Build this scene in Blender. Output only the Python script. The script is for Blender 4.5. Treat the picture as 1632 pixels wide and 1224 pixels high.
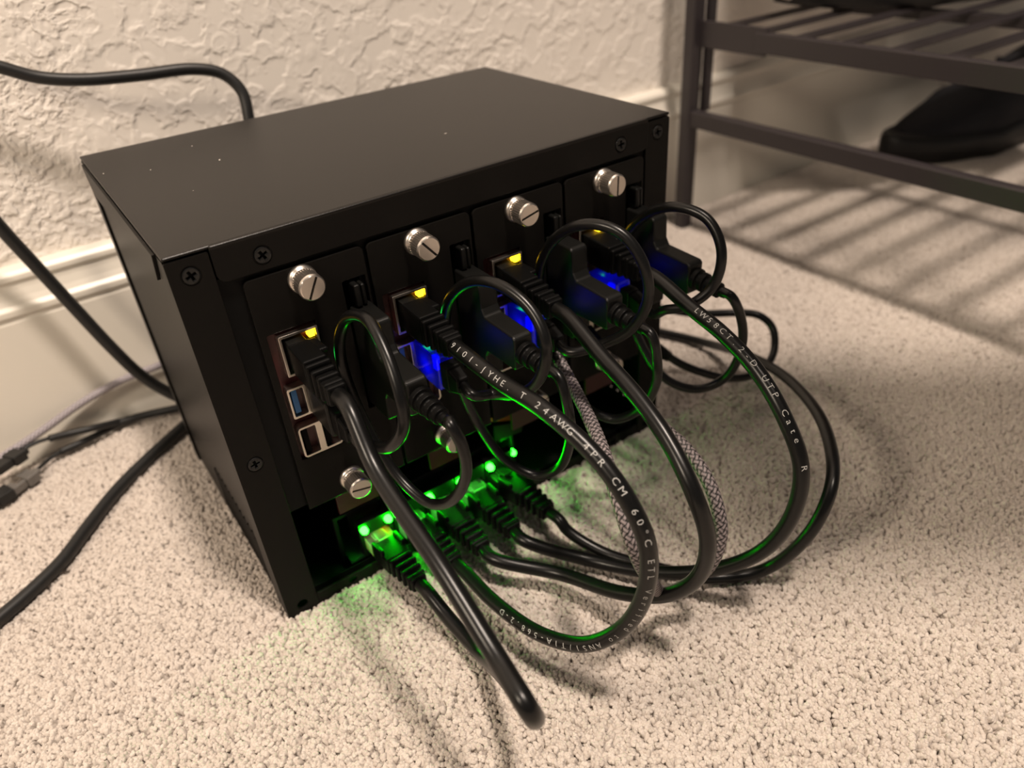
import bpy, math, random
import numpy as np
from mathutils import Vector, Matrix
random.seed(7); rng = np.random.default_rng(7)
SC = bpy.context.scene; COL = SC.collection
for o in list(bpy.data.objects): bpy.data.objects.remove(o)
PI = math.pi
# ------------------------------------------------------------------ camera
RX = Vector((0.81755653, -0.57162753, -0.06959378))
RY = Vector((-0.36929278, -0.42772761, -0.82502844))      # image down
RZ = Vector((0.44184179, 0.70020787, -0.56078942))        # forward
EYE = Vector((-28.02857, -234.95146, 254.26109))          # mm
FPX = 1208.998
cam = bpy.data.cameras.new('camera'); camo = bpy.data.objects.new('camera', cam); COL.objects.link(camo)
camo.matrix_world = Matrix(((RX.x, -RY.x, -RZ.x, EYE.x*.001), (RX.y, -RY.y, -RZ.y, EYE.y*.001), (RX.z, -RY.z, -RZ.z, EYE.z*.001), (0, 0, 0, 1)))
cam.sensor_width = 36; cam.lens = FPX/1632*36; cam.clip_start = .01; cam.clip_end = 50
cam.dof.use_dof = True; cam.dof.focus_distance = .262; cam.dof.aperture_fstop = 8.5
SC.camera = camo
# ------------------------------------------------------------------ world, lamps, exposure
SC.view_settings.view_transform = 'Standard'; SC.view_settings.look = 'None'
SC.view_settings.gamma = 1; SC.view_settings.use_curve_mapping = False
SC.view_settings.exposure = 0.0
SC.cycles.use_denoising = True
SC.cycles.max_bounces = 7; SC.cycles.diffuse_bounces = 3; SC.cycles.glossy_bounces = 4; SC.cycles.transparent_max_bounces = 12
SC.cycles.sample_clamp_indirect = 4
w = bpy.data.worlds.new('room'); SC.world = w; w.use_nodes = True
bg = w.node_tree.nodes['Background']; bg.inputs[0].default_value = (1.0, .88, .78, 1); bg.inputs[1].default_value = .135
def lamp(name, loc, target, size, power, color):
    l = bpy.data.lights.new(name, 'AREA'); l.shape = 'DISK'; l.size = size; l.energy = power; l.color = color
    o = bpy.data.objects.new(name, l); COL.objects.link(o); o.location = loc
    o.rotation_euler = (Vector(target)-Vector(loc)).to_track_quat('-Z', 'Y').to_euler(); return o
lamp('ceiling_lamp', (.25, -.60, 2.3), (.1, 0, 0), .24, 57, (1.0, .845, .715))
lamp('unseen_left_lamp', (-.60, -.20, .64), (.0, .20, .14), .16, 3.9, (1.0, .83, .65))  # unseen warm light from the left, brightens the wall

# ------------------------------------------------------------------ pixel helper: point on the ray at a depth / height / distance from the front (mm)
def A(px, py, d=None, z=None, y=None):
    v = RX*((px-816)/FPX) + RY*((py-612)/FPX) + RZ
    if d is not None: s = d
    elif z is not None: s = (z-EYE.z)/v.z
    else: s = (y-EYE.y)/v.y
    return EYE + v*s

# ------------------------------------------------------------------ mesh helpers (mm)
class MB:
    def __init__(s, M=None): s.v = []; s.f = []; s.mi = []; s.sm = []; s.M = M or Matrix.Identity(4); s.uv = None
    def add(s, vs, fs, mi=0, smooth=False):
        b = len(s.v); s.v += [s.M @ Vector(p) for p in vs]
        for f in fs: s.f.append([b+i for i in f]); s.mi.append(mi); s.sm.append(smooth)
        return s
    def box(s, x0, x1, y0, y1, z0, z1, mi=0):
        vs = [(x, y, z) for x in (x0, x1) for y in (y0, y1) for z in (z0, z1)]
        return s.add(vs, [(0,1,3,2), (4,6,7,5), (0,4,5,1), (2,3,7,6), (0,2,6,4), (1,5,7,3)], mi)
    def taper(s, a, b, mi=0):            # a, b: (x0,x1,z0,z1,y)
        vs = []
        for (x0, x1, z0, z1, y) in (a, b): vs += [(x0,y,z0), (x1,y,z0), (x1,y,z1), (x0,y,z1)]
        return s.add(vs, [(0,1,2,3), (4,7,6,5), (0,4,5,1), (1,5,6,2), (2,6,7,3), (3,7,4,0)], mi)
    def prism(s, pts, a, b, axis='x', mi=0):
        n = len(pts); m = {'x': lambda p, h: (h, p[0], p[1]), 'y': lambda p, h: (p[0], h, p[1]), 'z': lambda p, h: (p[0], p[1], h)}[axis]
        vs = [m(p, a) for p in pts] + [m(p, b) for p in pts]
        return s.add(vs, [list(range(n))[::-1], list(range(n, 2*n))] + [(i, (i+1) % n, n+(i+1) % n, n+i) for i in range(n)], mi)
    def lathe(s, prof, seg=32, mi=0, rf=None, smooth=True):   # profile (r, y) around the Y axis
        vs = []; n = len(prof)
        for j in range(seg):
            t = 2*PI*j/seg
            for k, (r, y) in enumerate(prof):
                rr = r if rf is None else rf(r, k, j)
                vs.append((rr*math.cos(t), y, rr*math.sin(t)))
        fs = [(j*n+k, j*n+k+1, ((j+1) % seg)*n+k+1, ((j+1) % seg)*n+k) for j in range(seg) for k in range(n-1)]
        return s.add(vs, fs, mi, smooth)
    def build(s, name, mats, parent=None, bevel=0, seg=2, auto=False):
        me = bpy.data.meshes.new(name)
        off = parent.matrix_world.translation*1000 if parent else Vector()
        if parent:
            q = parent
            off = Vector()
            while q: off += q.location*1000; q = q.parent
        me.from_pydata([(v-off)*.001 for v in s.v], [], s.f)
        for m in (mats if isinstance(mats, (list, tuple)) else [mats]): me.materials.append(m)
        me.polygons.foreach_set('material_index', s.mi); me.polygons.foreach_set('use_smooth', s.sm)
        me.validate(); me.update()
        import bmesh
        bm = bmesh.new(); bm.from_mesh(me); bmesh.ops.remove_doubles(bm, verts=bm.verts, dist=1e-7); bmesh.ops.recalc_face_normals(bm, faces=bm.faces); bm.to_mesh(me); bm.free()
        o = bpy.data.objects.new(name, me); COL.objects.link(o)
        if parent: o.parent = parent
        if bevel:
            b = o.modifiers.new('bevel', 'BEVEL'); b.width = bevel*.001; b.segments = seg; b.limit_method = 'ANGLE'; b.angle_limit = .6; b.harden_normals = False
        return o
def empty(name, loc, label=None, cat=None, group=None):
    o = bpy.data.objects.new(name, None); COL.objects.link(o); o.location = Vector(loc)*.001; o.empty_display_size = .01
    if label: o['label'] = label
    if cat: o['category'] = cat
    if group: o['group'] = group
    return o
def tag(o, label=None, cat=None, group=None, kind=None):
    for k, v in (('label', label), ('category', cat), ('group', group), ('kind', kind)):
        if v: o[k] = v
    return o
def rrect(x0, x1, z0, z1, r=0, n=4, corners=(1, 1, 1, 1)):      # corners: bl, br, tr, tl
    P = []
    for (cx, cz, a0, on) in ((x0, z0, PI, corners[0]), (x1, z0, 1.5*PI, corners[1]), (x1, z1, 0, corners[2]), (x0, z1, .5*PI, corners[3])):
        rr = r if on else 0
        if not rr: P.append((cx, cz)); continue
        ox = cx+rr if cx == x0 else cx-rr; oz = cz+rr if cz == z0 else cz-rr
        P += [(ox+rr*math.cos(a0+i*PI/2/n), oz+rr*math.sin(a0+i*PI/2/n)) for i in range(n+1)]
    return P
def circ(cx, cz, r, n=20): return [(cx+r*math.cos(2*PI*i/n), cz+r*math.sin(2*PI*i/n)) for i in range(n)]
def cross(cx, cz, r, w, rot=0):
    P = [(w, r), (-w, r), (-w, w), (-r, w), (-r, -w), (-w, -w), (-w, -r), (w, -r), (w, -w), (r, -w), (r, w), (w, w)]
    c, s = math.cos(rot), math.sin(rot)
    return [(cx+p[0]*c-p[1]*s, cz+p[0]*s+p[1]*c) for p in P]
def plate_geo(outline, holes, y0, y1, bev=0):                   # 2D plate with real holes, in the x-z plane between y0 and y1
    cu = bpy.data.curves.new('t', 'CURVE'); cu.dimensions = '2D'; cu.fill_mode = 'BOTH'
    for P in [outline]+holes:
        sp = cu.splines.new('POLY'); sp.points.add(len(P)-1); sp.use_cyclic_u = True
        for i, p in enumerate(P): sp.points[i].co = (p[0], p[1], 0, 1)
    cu.extrude = max((y1-y0)/2-bev, .001); cu.bevel_depth = bev; cu.bevel_resolution = 1; cu.offset = -bev
    ob = bpy.data.objects.new('t', cu); me = bpy.data.meshes.new_from_object(ob)
    vs = [(v.co.x, (y0+y1)/2+v.co.z, v.co.y) for v in me.vertices]; fs = [tuple(p.vertices) for p in me.polygons]
    bpy.data.objects.remove(ob); bpy.data.curves.remove(cu); bpy.data.meshes.remove(me)
    return vs, fs
def smooth_path(P, step=1.0):                                   # centripetal-ish Catmull-Rom, resampled
    P = [Vector(p) for p in P]; Q = [P[0]*2-P[1]]+P+[P[-1]*2-P[-2]]; out = []
    for i in range(1, len(Q)-2):
        p0, p1, p2, p3 = Q[i-1:i+3]; t0 = 0; t1 = t0+max((p1-p0).length, 1e-3)**.5; t2 = t1+max((p2-p1).length, 1e-3)**.5; t3 = t2+max((p3-p2).length, 1e-3)**.5
        for k in range(24):
            t = t1+(t2-t1)*k/24
            a1 = p0*((t1-t)/(t1-t0))+p1*((t-t0)/(t1-t0)); a2 = p1*((t2-t)/(t2-t1))+p2*((t-t1)/(t2-t1)); a3 = p2*((t3-t)/(t3-t2))+p3*((t-t2)/(t3-t2))
            b1 = a1*((t2-t)/(t2-t0))+a2*((t-t0)/(t2-t0)); b2 = a2*((t3-t)/(t3-t1))+a3*((t-t1)/(t3-t1))
            out.append(b1*((t2-t)/(t2-t1))+b2*((t-t1)/(t2-t1)))
    out.append(P[-1])
    for _ in range(6): out = [out[0]]+[(out[i-1]+out[i]*2+out[i+1])/4 for i in range(1, len(out)-1)]+[out[-1]]
    L = [0]
    for i in range(1, len(out)): L.append(L[-1]+(out[i]-out[i-1]).length)
    n = max(int(L[-1]/step), 2); R = []; j = 0
    for i in range(n+1):
        s = L[-1]*i/n
        while j < len(L)-2 and L[j+1] < s: j += 1
        R.append(out[j].lerp(out[j+1], (s-L[j])/max(L[j+1]-L[j], 1e-6)))
    return R
def frames(R):
    T = [(R[min(i+1, len(R)-1)]-R[max(i-1, 0)]).normalized() for i in range(len(R))]
    n = T[0].cross(Vector((0, 0, 1)))
    n = n.normalized() if n.length > .05 else T[0].cross(Vector((1, 0, 0))).normalized(); F = []
    for t in T:
        n = (n-t*n.dot(t)).normalized(); F.append((t, n, t.cross(n)))
    return F
def tube(mb, path, r, seg=16, step=1.0, mi=0, rf=None, cap=True):
    R = smooth_path(path, step); F = frames(R); vs = []; n = len(R); s = 0
    for i, (p, (t, a, b)) in enumerate(zip(R, F)):
        if i: s += (R[i]-R[i-1]).length
        for k in range(seg):
            th = 2*PI*k/seg; rr = r if rf is None else rf(s, th)
            vs.append(p+a*(rr*math.cos(th))+b*(rr*math.sin(th)))
    fs = [(i*seg+k, i*seg+(k+1) % seg, (i+1)*seg+(k+1) % seg, (i+1)*seg+k) for i in range(n-1) for k in range(seg)]
    mb.add(vs, fs, mi, True)
    if cap: mb.add(vs[:seg], [list(range(seg))], mi); mb.add(vs[-seg:], [list(range(seg))], mi)
    return R, F
def frameM(pos, out, up):                                       # local Y = out, local Z = up
    y = Vector(out).normalized(); z = Vector(up); z = (z-y*z.dot(y)).normalized(); x = y.cross(z)
    return Matrix(((x.x, y.x, z.x, pos[0]), (x.y, y.y, z.y, pos[1]), (x.z, y.z, z.z, pos[2]), (0, 0, 0, 1)))

# ------------------------------------------------------------------ materials
def mat(name, color, rough=.5, metal=0, spec=.5, bump=None, noise=None, emit=None, trans=0, coat=0, alpha=1):
    m = bpy.data.materials.new(name); m.use_nodes = True; N = m.node_tree.nodes; L = m.node_tree.links
    b = N['Principled BSDF']; b.inputs['Base Color'].default_value = (*color, 1); b.inputs['Roughness'].default_value = rough
    b.inputs['Metallic'].default_value = metal; b.inputs['Specular IOR Level'].default_value = spec
    b.inputs['Transmission Weight'].default_value = trans; b.inputs['Coat Weight'].default_value = coat
    if emit: b.inputs['Emission Color'].default_value = (*emit[0], 1); b.inputs['Emission Strength'].default_value = emit[1]
    tc = N.new('ShaderNodeTexCoord')
    if noise:                                                   # (scale, amount)
        n = N.new('ShaderNodeTexNoise'); n.inputs['Scale'].default_value = noise[0]; n.inputs['Detail'].default_value = 4
        L.new(tc.outputs['Object'], n.inputs['Vector'])
        mx = N.new('ShaderNodeMix'); mx.data_type = 'RGBA'; mx.inputs[6].default_value = (*[c*(1-noise[1]) for c in color], 1); mx.inputs[7].default_value = (*[min(c*(1+noise[1]), 1) for c in color], 1)
        L.new(n.outputs['Fac'], mx.inputs[0]); L.new(mx.outputs[2], b.inputs['Base Color'])
    if bump:                                                    # (scale, strength, distance)
        n = N.new('ShaderNodeTexNoise'); n.inputs['Scale'].default_value = bump[0]; n.inputs['Detail'].default_value = 3
        L.new(tc.outputs['Object'], n.inputs['Vector'])
        bp = N.new('ShaderNodeBump'); bp.inputs['Strength'].default_value = bump[1]; bp.inputs['Distance'].default_value = bump[2]
        L.new(n.outputs['Fac'], bp.inputs['Height']); L.new(bp.outputs['Normal'], b.inputs['Normal'])
    return m
M_black = mat('powder_coated_black_steel', (.0062, .0055, .0048), .40, 0, .10, bump=(2600, .35, .00008))
M_lid = mat('black_satin_lid', (.0055, .0045, .0038), .33, 0, .24, bump=(2600, .35, .00008))
M_dark = mat('black_inner_steel', (.004, .004, .004), .5, 0, .1)
M_void = mat('flat_black', (.004, .004, .004), .8, 0, .1)
M_screw = mat('black_oxide_screw', (.018, .018, .018), .3, .6, .5)
M_nickel = mat('nickel', (.68, .62, .56), .34, 1, .5, bump=(900, .1, .00005))
M_shield = mat('tin_shield', (.70, .64, .57), .28, 1)
M_pcb = mat('red_circuit_board', (.045, .002, .003), .4)
M_gpcb = mat('green_circuit_board', (.01, .035, .015), .4)
M_plast = mat('black_plastic', (.006, .006, .0055), .4, 0, .22, bump=(1800, .25, .00006))
M_boot = mat('black_rubber_boot', (.003, .003, .003), .45, 0, .1)
M_pvc = mat('black_cable_jacket', (.0035, .0035, .0035), .3, 0, .33, bump=(260, .12, .0003))
M_matte = mat('black_matte_jacket', (.012, .012, .012), .45, 0, .4)
M_blue = mat('blue_usb_tongue', (.03, .16, .42), .4)
M_print = mat('white_print', (.42, .42, .41), .6)
M_orange = mat('amber_film', (.45, .10, .01), .4)
M_amber = mat('yellow_led', (.8, .5, .02), .4, emit=((1, .60, .01), 7))
M_amber_dot = mat('orange_led_dot', (.8, .4, .02), .4, emit=((1, .30, .01), 2.5))
M_green = mat('green_led', (.05, .8, .1), .4, emit=((.002, 1, .002), 200))
M_greenS = mat('small_green_led', (.05, .8, .1), .4, emit=((.02, 1, .10), 9))
M_bluel = mat('blue_led', (.05, .1, .8), .4, emit=((.0, .001, 1), 20))
def mat_clear(name, col, tcol):
    m = bpy.data.materials.new(name); m.use_nodes = True; N = m.node_tree.nodes; L = m.node_tree.links
    N.clear(); o = N.new('ShaderNodeOutputMaterial'); g = N.new('ShaderNodeBsdfGlossy'); g.inputs['Roughness'].default_value = .15
    t = N.new('ShaderNodeBsdfTranslucent'); t.inputs[0].default_value = (*tcol, 1); d = N.new('ShaderNodeBsdfTransparent'); d.inputs[0].default_value = (*col, 1)
    a = N.new('ShaderNodeMixShader'); a.inputs[0].default_value = .7; b = N.new('ShaderNodeMixShader'); b.inputs[0].default_value = .08
    L.new(d.outputs[0], a.inputs[1]); L.new(t.outputs[0], a.inputs[2]); L.new(a.outputs[0], b.inputs[1]); L.new(g.outputs[0], b.inputs[2]); L.new(b.outputs[0], o.inputs[0]); return m
M_clear = mat_clear('clear_plug_plastic', (.75, .75, .75), (.95, .95, .95)); M_cblue = mat_clear('smoky_blue_plug_plastic', (.10, .10, .16), (.10, .10, .22))
M_rack = mat('brown_grey_rack_paint', (.030, .0245, .027), .45, .1, .5)
M_shoe = mat('black_shoe_canvas', (.005, .005, .009), .75, bump=(700, .4, .0003))
M_sole = mat('white_rubber_sole', (.62, .55, .48), .5)
M_soleb = mat('black_rubber_sole', (.007, .0065, .007), .5)
M_insole = mat('tan_insole', (.22, .13, .09), .7)
M_greyplug = mat('smoky_grey_plug', (.14, .13, .12), .3, coat=.3)
M_trim = mat('white_trim_paint', (.78, .74, .66), .35, 0, .5, noise=(6, .03), bump=(30, .08, .001))
def mat_wall():
    m = bpy.data.materials.new('textured_plaster_wall'); m.use_nodes = True; N = m.node_tree.nodes; L = m.node_tree.links
    b = N['Principled BSDF']; b.inputs['Base Color'].default_value = (.88, .825, .76, 1); b.inputs['Roughness'].default_value = .72; b.inputs['Specular IOR Level'].default_value = .3
    tc = N.new('ShaderNodeTexCoord'); mp = N.new('ShaderNodeMapping'); L.new(tc.outputs['Object'], mp.inputs[0])
    wn = N.new('ShaderNodeTexNoise'); wn.inputs['Scale'].default_value = 34; wn.inputs['Detail'].default_value = 3; L.new(mp.outputs[0], wn.inputs['Vector'])
    sb = N.new('ShaderNodeVectorMath'); sb.operation = 'SUBTRACT'; sb.inputs[1].default_value = (.5, .5, .5); L.new(wn.outputs['Color'], sb.inputs[0])
    sc_ = N.new('ShaderNodeVectorMath'); sc_.operation = 'SCALE'; sc_.inputs['Scale'].default_value = .012; L.new(sb.outputs[0], sc_.inputs[0])
    ad = N.new('ShaderNodeVectorMath'); ad.operation = 'ADD'; L.new(mp.outputs[0], ad.inputs[0]); L.new(sc_.outputs[0], ad.inputs[1])
    def noise(scale, det, src=mp):
        n = N.new('ShaderNodeTexNoise'); n.inputs['Scale'].default_value = scale; n.inputs['Detail'].default_value = det; L.new(src.outputs[0], n.inputs['Vector']); return n
    def ramp(src, a, c, va=0, vc=1):
        r = N.new('ShaderNodeMapRange'); r.interpolation_type = 'SMOOTHSTEP'; r.inputs['From Min'].default_value = a; r.inputs['From Max'].default_value = c
        r.inputs['To Min'].default_value = va; r.inputs['To Max'].default_value = vc; L.new(src, r.inputs['Value']); return r
    def math_(op, a, c):
        q = N.new('ShaderNodeMath'); q.operation = op
        for i, s in enumerate((a, c)):
            if isinstance(s, (int, float)): q.inputs[i].default_value = s
            else: L.new(s, q.inputs[i])
        return q.outputs[0]
    # plateaus with raised rims
    n1 = noise(62, 3, ad); n2 = noise(210, 3, ad)
    pl = ramp(n1.outputs['Fac'], .45, .54); rim = ramp(n1.outputs['Fac'], .42, .49); rim2 = ramp(n1.outputs['Fac'], .50, .60)
    rimv = math_('SUBTRACT', rim.outputs[0], rim2.outputs[0])
    fine = ramp(n2.outputs['Fac'], .42, .62); patch = ramp(noise(16, 2).outputs['Fac'], .42, .62)
    v = N.new('ShaderNodeTexVoronoi'); v.feature = 'SMOOTH_F1'; v.inputs['Scale'].default_value = 55; v.inputs['Smoothness'].default_value = .3; L.new(ad.outputs[0], v.inputs['Vector'])
    vb = ramp(v.outputs['Distance'], .27, .42, 1, 0); vr = ramp(v.outputs['Distance'], .22, .32, 1, 0)
    disc = math_('SUBTRACT', vb.outputs[0], math_('MULTIPLY', vr.outputs[0], .45))
    h = math_('ADD', math_('MULTIPLY', pl.outputs[0], .45), math_('MULTIPLY', rimv, .22))
    h = math_('ADD', h, math_('MULTIPLY', math_('MULTIPLY', fine.outputs[0], patch.outputs[0]), .75))
    h = math_('ADD', h, math_('MULTIPLY', disc, .35))
    bp = N.new('ShaderNodeBump'); bp.inputs['Strength'].default_value = .8; bp.inputs['Distance'].default_value = .0009
    L.new(h, bp.inputs['Height']); L.new(bp.outputs[0], b.inputs['Normal']); return m
M_wall = mat_wall()
def mat_carpet(name, tuft):
    m = bpy.data.materials.new(name); m.use_nodes = True; N = m.node_tree.nodes; L = m.node_tree.links
    b = N['Principled BSDF']; b.inputs['Roughness'].default_value = .85; b.inputs['Specular IOR Level'].default_value = .25
    b.inputs['Sheen Weight'].default_value = .2
    mx = N.new('ShaderNodeMix'); mx.data_type = 'RGBA'
    if tuft:
        oi = N.new('ShaderNodeObjectInfo'); L.new(oi.outputs['Random'], mx.inputs[0])
        mx.inputs[6].default_value = (.52, .462, .412, 1); mx.inputs[7].default_value = (.63, .572, .52, 1)
    else:
        mx.inputs[0].default_value = .5; mx.inputs[6].default_value = (.53, .46, .41, 1); mx.inputs[7].default_value = (.53, .46, .41, 1)
    L.new(mx.outputs[2], b.inputs['Base Color']); return m
M_tuft = mat_carpet('beige_carpet_yarn', True); M_back = mat_carpet('carpet_backing', False)
def mat_braid():
    m = bpy.data.materials.new('braided_nylon'); m.use_nodes = True; N = m.node_tree.nodes; L = m.node_tree.links
    b = N['Principled BSDF']; b.inputs['Roughness'].default_value = .6
    at = N.new('ShaderNodeVertexColor'); at.layer_name = 'strand'; L.new(at.outputs[0], b.inputs['Base Color']); return m
M_braid = mat_braid()

# ------------------------------------------------------------------ the setting
# wall: face of the baseboard runs through (x, y) = (457, 202) and (-52, 196.8)
WD = Vector((-.99994772, -.01022579, 0)); WN = Vector((-.01022579, .99994772, 0)); W0 = Vector((457.04, 202.01, 0))
def wpt(s, off, z): return W0 - WD*s + WN*off + Vector((0, 0, z))       # s grows to the right
mb = MB()
mb.add([wpt(-1900, 12, -10), wpt(1600, 12, -10), wpt(1600, 12, 2300), wpt(-1900, 12, 2300), wpt(-1900, 60, -10), wpt(1600, 60, -10), wpt(1600, 60, 2300), wpt(-1900, 60, 2300)],
       [(0,1,2,3), (4,7,6,5), (0,4,5,1), (1,5,6,2), (2,6,7,3), (3,7,4,0)])
wall = mb.build('wall_back', M_wall); tag(wall, 'white wall with coarse skip-trowel plaster texture', kind='structure')
prof = [(12, -3), (0, -3), (0, 79), (.6, 81), (-.8, 83), (-.8, 86), (1.2, 88), (2.6, 91), (3.8, 95), (4.2, 98), (3.0, 99.5), (3.2, 102), (5.2, 104), (8.5, 105), (12, 105)]
mb = MB(); n = len(prof); vs = [wpt(-1900, o_, z) for o_, z in prof]+[wpt(1600, o_, z) for o_, z in prof]
mb.add(vs, [list(range(n))[::-1], list(range(n, 2*n))]+[(i, (i+1) % n, n+(i+1) % n, n+i) for i in range(n)])
bb = mb.build('baseboard_back', M_trim, bevel=.5); tag(bb, 'white painted baseboard with moulded top edge', kind='structure')
mb = MB(); mb.box(-1500, 2100, -1600, 320, -12, -3.2)
fl = mb.build('floor', M_back); tag(fl, 'beige cut-pile carpet floor', kind='structure')

def tuft_mesh(k):
    r_ = random.Random(k); mb = MB()
    for q in range(3):
        bx, by = r_.uniform(-.55, .55), r_.uniform(-.55, .55); lx, ly = r_.uniform(-.9, .9), r_.uniform(-.9, .9); h = r_.uniform(2.9, 3.8); r0 = r_.uniform(.76, 1.0); tw = r_.uniform(0, 6)
        rings = [(0, 1.0), (.45, 1.05), (.75, .95), (.93, .66), (1.0, .25)]; vs = []
        for t, sc in rings:
            for j in range(6):
                a = tw+j*2*PI/6+t*1.2; vs.append((bx+lx*t*t+r0*sc*math.cos(a), by+ly*t*t+r0*sc*math.sin(a), h*t))
        fs = [(i*6+j, i*6+(j+1) % 6, (i+1)*6+(j+1) % 6, (i+1)*6+j) for i in range(4) for j in range(6)]+[(24, 25, 26, 27, 28, 29)]
        mb.add(vs, fs, 0, True)
    me = bpy.data.meshes.new('tuft'); me.from_pydata([v*.001 for v in mb.v], [], mb.f); me.materials.append(M_tuft)
    me.polygons.foreach_set('use_smooth', [True]*len(me.polygons)); return bpy.data.objects.new('tuft', me)
tcol = bpy.data.collections.new('tuft_kinds')
for k in range(5): tcol.objects.link(tuft_mesh(k))
sp = 1.62
gx, gy = np.meshgrid(np.arange(-480, 1250, sp), np.arange(-560, 264, sp)); gx = gx.ravel(); gy = gy.ravel()
gx = gx+rng.uniform(-.75, .75, gx.size); gy = gy+rng.uniform(-.75, .75, gy.size)
wy = 202.01+(gx-457.04)*.0102263
keep = (gy < wy-1.5) & ~((gx > 3) & (gx < 207) & (gy > 3) & (gy < 139))
gx, gy = gx[keep], gy[keep]
def vnoise(x, y, c, seed):
    r2 = np.random.default_rng(seed); G = r2.random((256, 256)); u = x/c+1000; v = y/c+1000
    i = np.floor(u).astype(int); j = np.floor(v).astype(int); fu = u-i; fv = v-j; fu = fu*fu*(3-2*fu); fv = fv*fv*(3-2*fv)
    g = lambda a, b: G[a % 256, b % 256]
    return g(i, j)*(1-fu)*(1-fv)+g(i+1, j)*fu*(1-fv)+g(i, j+1)*(1-fu)*fv+g(i+1, j+1)*fu*fv
hh = .86+.22*vnoise(gx, gy, 8, 1)+.16*vnoise(gx, gy, 3.2, 2)+rng.uniform(-.05, .05, gx.size)
lean = .55; ax = (vnoise(gx, gy, 9, 3)-.5)*2*lean+(vnoise(gx, gy, 3.5, 5)-.5)*.9+rng.uniform(-.25, .25, gx.size); ay = (vnoise(gx, gy, 9, 4)-.5)*2*lean+(vnoise(gx, gy, 3.5, 6)-.5)*.9+rng.uniform(-.25, .25, gx.size)
me = bpy.data.meshes.new('carpet_pile'); me.vertices.add(gx.size)
co = np.stack([gx*.001, gy*.001, np.full(gx.size, -.0034)], 1); me.vertices.foreach_set('co', co.ravel().astype(np.float32))
a_ = me.attributes.new('rot', 'FLOAT_VECTOR', 'POINT'); a_.data.foreach_set('vector', np.stack([ax, ay, rng.uniform(0, 6.28, gx.size)], 1).ravel().astype(np.float32))
a_ = me.attributes.new('scl', 'FLOAT_VECTOR', 'POINT'); a_.data.foreach_set('vector', np.stack([np.full(gx.size, 1.12), np.full(gx.size, 1.12), hh], 1).ravel().astype(np.float32))
pile = bpy.data.objects.new('carpet_pile', me); COL.objects.link(pile)
tag(pile, 'beige carpet pile of short twisted tufts', 'carpet', kind='stuff')
ng = bpy.data.node_groups.new('pile', 'GeometryNodeTree'); ng.interface.new_socket('Geometry', in_out='INPUT', socket_type='NodeSocketGeometry'); ng.interface.new_socket('Geometry', in_out='OUTPUT', socket_type='NodeSocketGeometry')
gi = ng.nodes.new('NodeGroupInput'); go = ng.nodes.new('NodeGroupOutput'); ip = ng.nodes.new('GeometryNodeInstanceOnPoints'); ci = ng.nodes.new('GeometryNodeCollectionInfo')
ci.inputs['Collection'].default_value = tcol; ci.inputs['Separate Children'].default_value = True; ci.inputs['Reset Children'].default_value = True; ip.inputs['Pick Instance'].default_value = True
ra = ng.nodes.new('GeometryNodeInputNamedAttribute'); ra.data_type = 'FLOAT_VECTOR'; ra.inputs[0].default_value = 'rot'; sa = ng.nodes.new('GeometryNodeInputNamedAttribute'); sa.data_type = 'FLOAT_VECTOR'; sa.inputs[0].default_value = 'scl'
ng.links.new(gi.outputs[0], ip.inputs['Points']); ng.links.new(ci.outputs[0], ip.inputs['Instance']); ng.links.new(ra.outputs[0], ip.inputs['Rotation']); ng.links.new(sa.outputs[0], ip.inputs['Scale']); ng.links.new(ip.outputs[0], go.inputs[0])
pile.modifiers.new('pile', 'NODES').node_group = ng

# ------------------------------------------------------------------ the enclosure
W, D, H, B0 = 210, 142, 165, -2.6
enc = empty('cluster_enclosure', (105, 71, B0), 'black steel cluster case with trays and cables on the beige carpet', 'computer case')
def part(name, vs_fs, mats, parent, bevel=0, **k):
    mb = MB(); mb.add(*vs_fs); return mb.build(name, mats, parent, bevel, **k)
# top plate with its front lip and side flange
mb = MB(); mb.box(0, W, 0, D, 163.8, 165); mb.box(14, 197, -.9, .6, 163.2, 165)
tp = mb.build('top_plate', M_lid, enc, .85, seg=3)
lip = plate_geo(rrect(14, 197, 152.2, 164.0, 3, 4, (1, 1, 0, 0)), [circ(29.4, 157.4, 3.2), circ(181.9, 157.8, 3.2)], -.9, .2, .2)
part('front_lip', lip, M_black, enc)
mb = MB(); mb.prism([(9, 163.6), (133, 163.6), (126, 152.5), (16, 152.5)], -1.1, .1, 'x')
mb.build('side_flange', M_black, enc, .2)
mb = MB(); mb.prism([(9, 163.6), (133, 163.6), (126, 152.5), (16, 152.5)], W-.1, W+.7, 'x')
mb.build('side_flange', M_black, enc, .2)
# corner posts: front face + side face
def post(x0, x1, front, holes):
    ys = (.0, 1.2) if front else (D-1.2, D)
    mb = MB(); mb.add(*plate_geo(rrect(x0, x1, B0, 163.2, .6), holes, ys[0], ys[1], .12))
    xs = (0, 1.2) if x0 == 0 else (W-1.2, W); yy = (1.0, 14) if front else (D-7.5, D-1)
    mb.box(xs[0], xs[1], yy[0], yy[1], B0, 163.4)
    if front: mb.box(x0+1, x1-1, 1.9, 2.4, 148, 163, 1)
    return mb.build('corner_post', [M_black, M_void], enc)
post(0, 13.6, True, [circ(6.8, 157.3, 3.2), circ(6.9, 81.3, 3.2), circ(7, 4.2, 2.4)])
post(W-13.2, W, True, [circ(203.3, 158, 3.2), circ(203.2, 81.3, 3.2), circ(203, 4.2, 2.4)])
post(0, 13.6, False, []); post(W-13.6, W, False, [])
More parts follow.
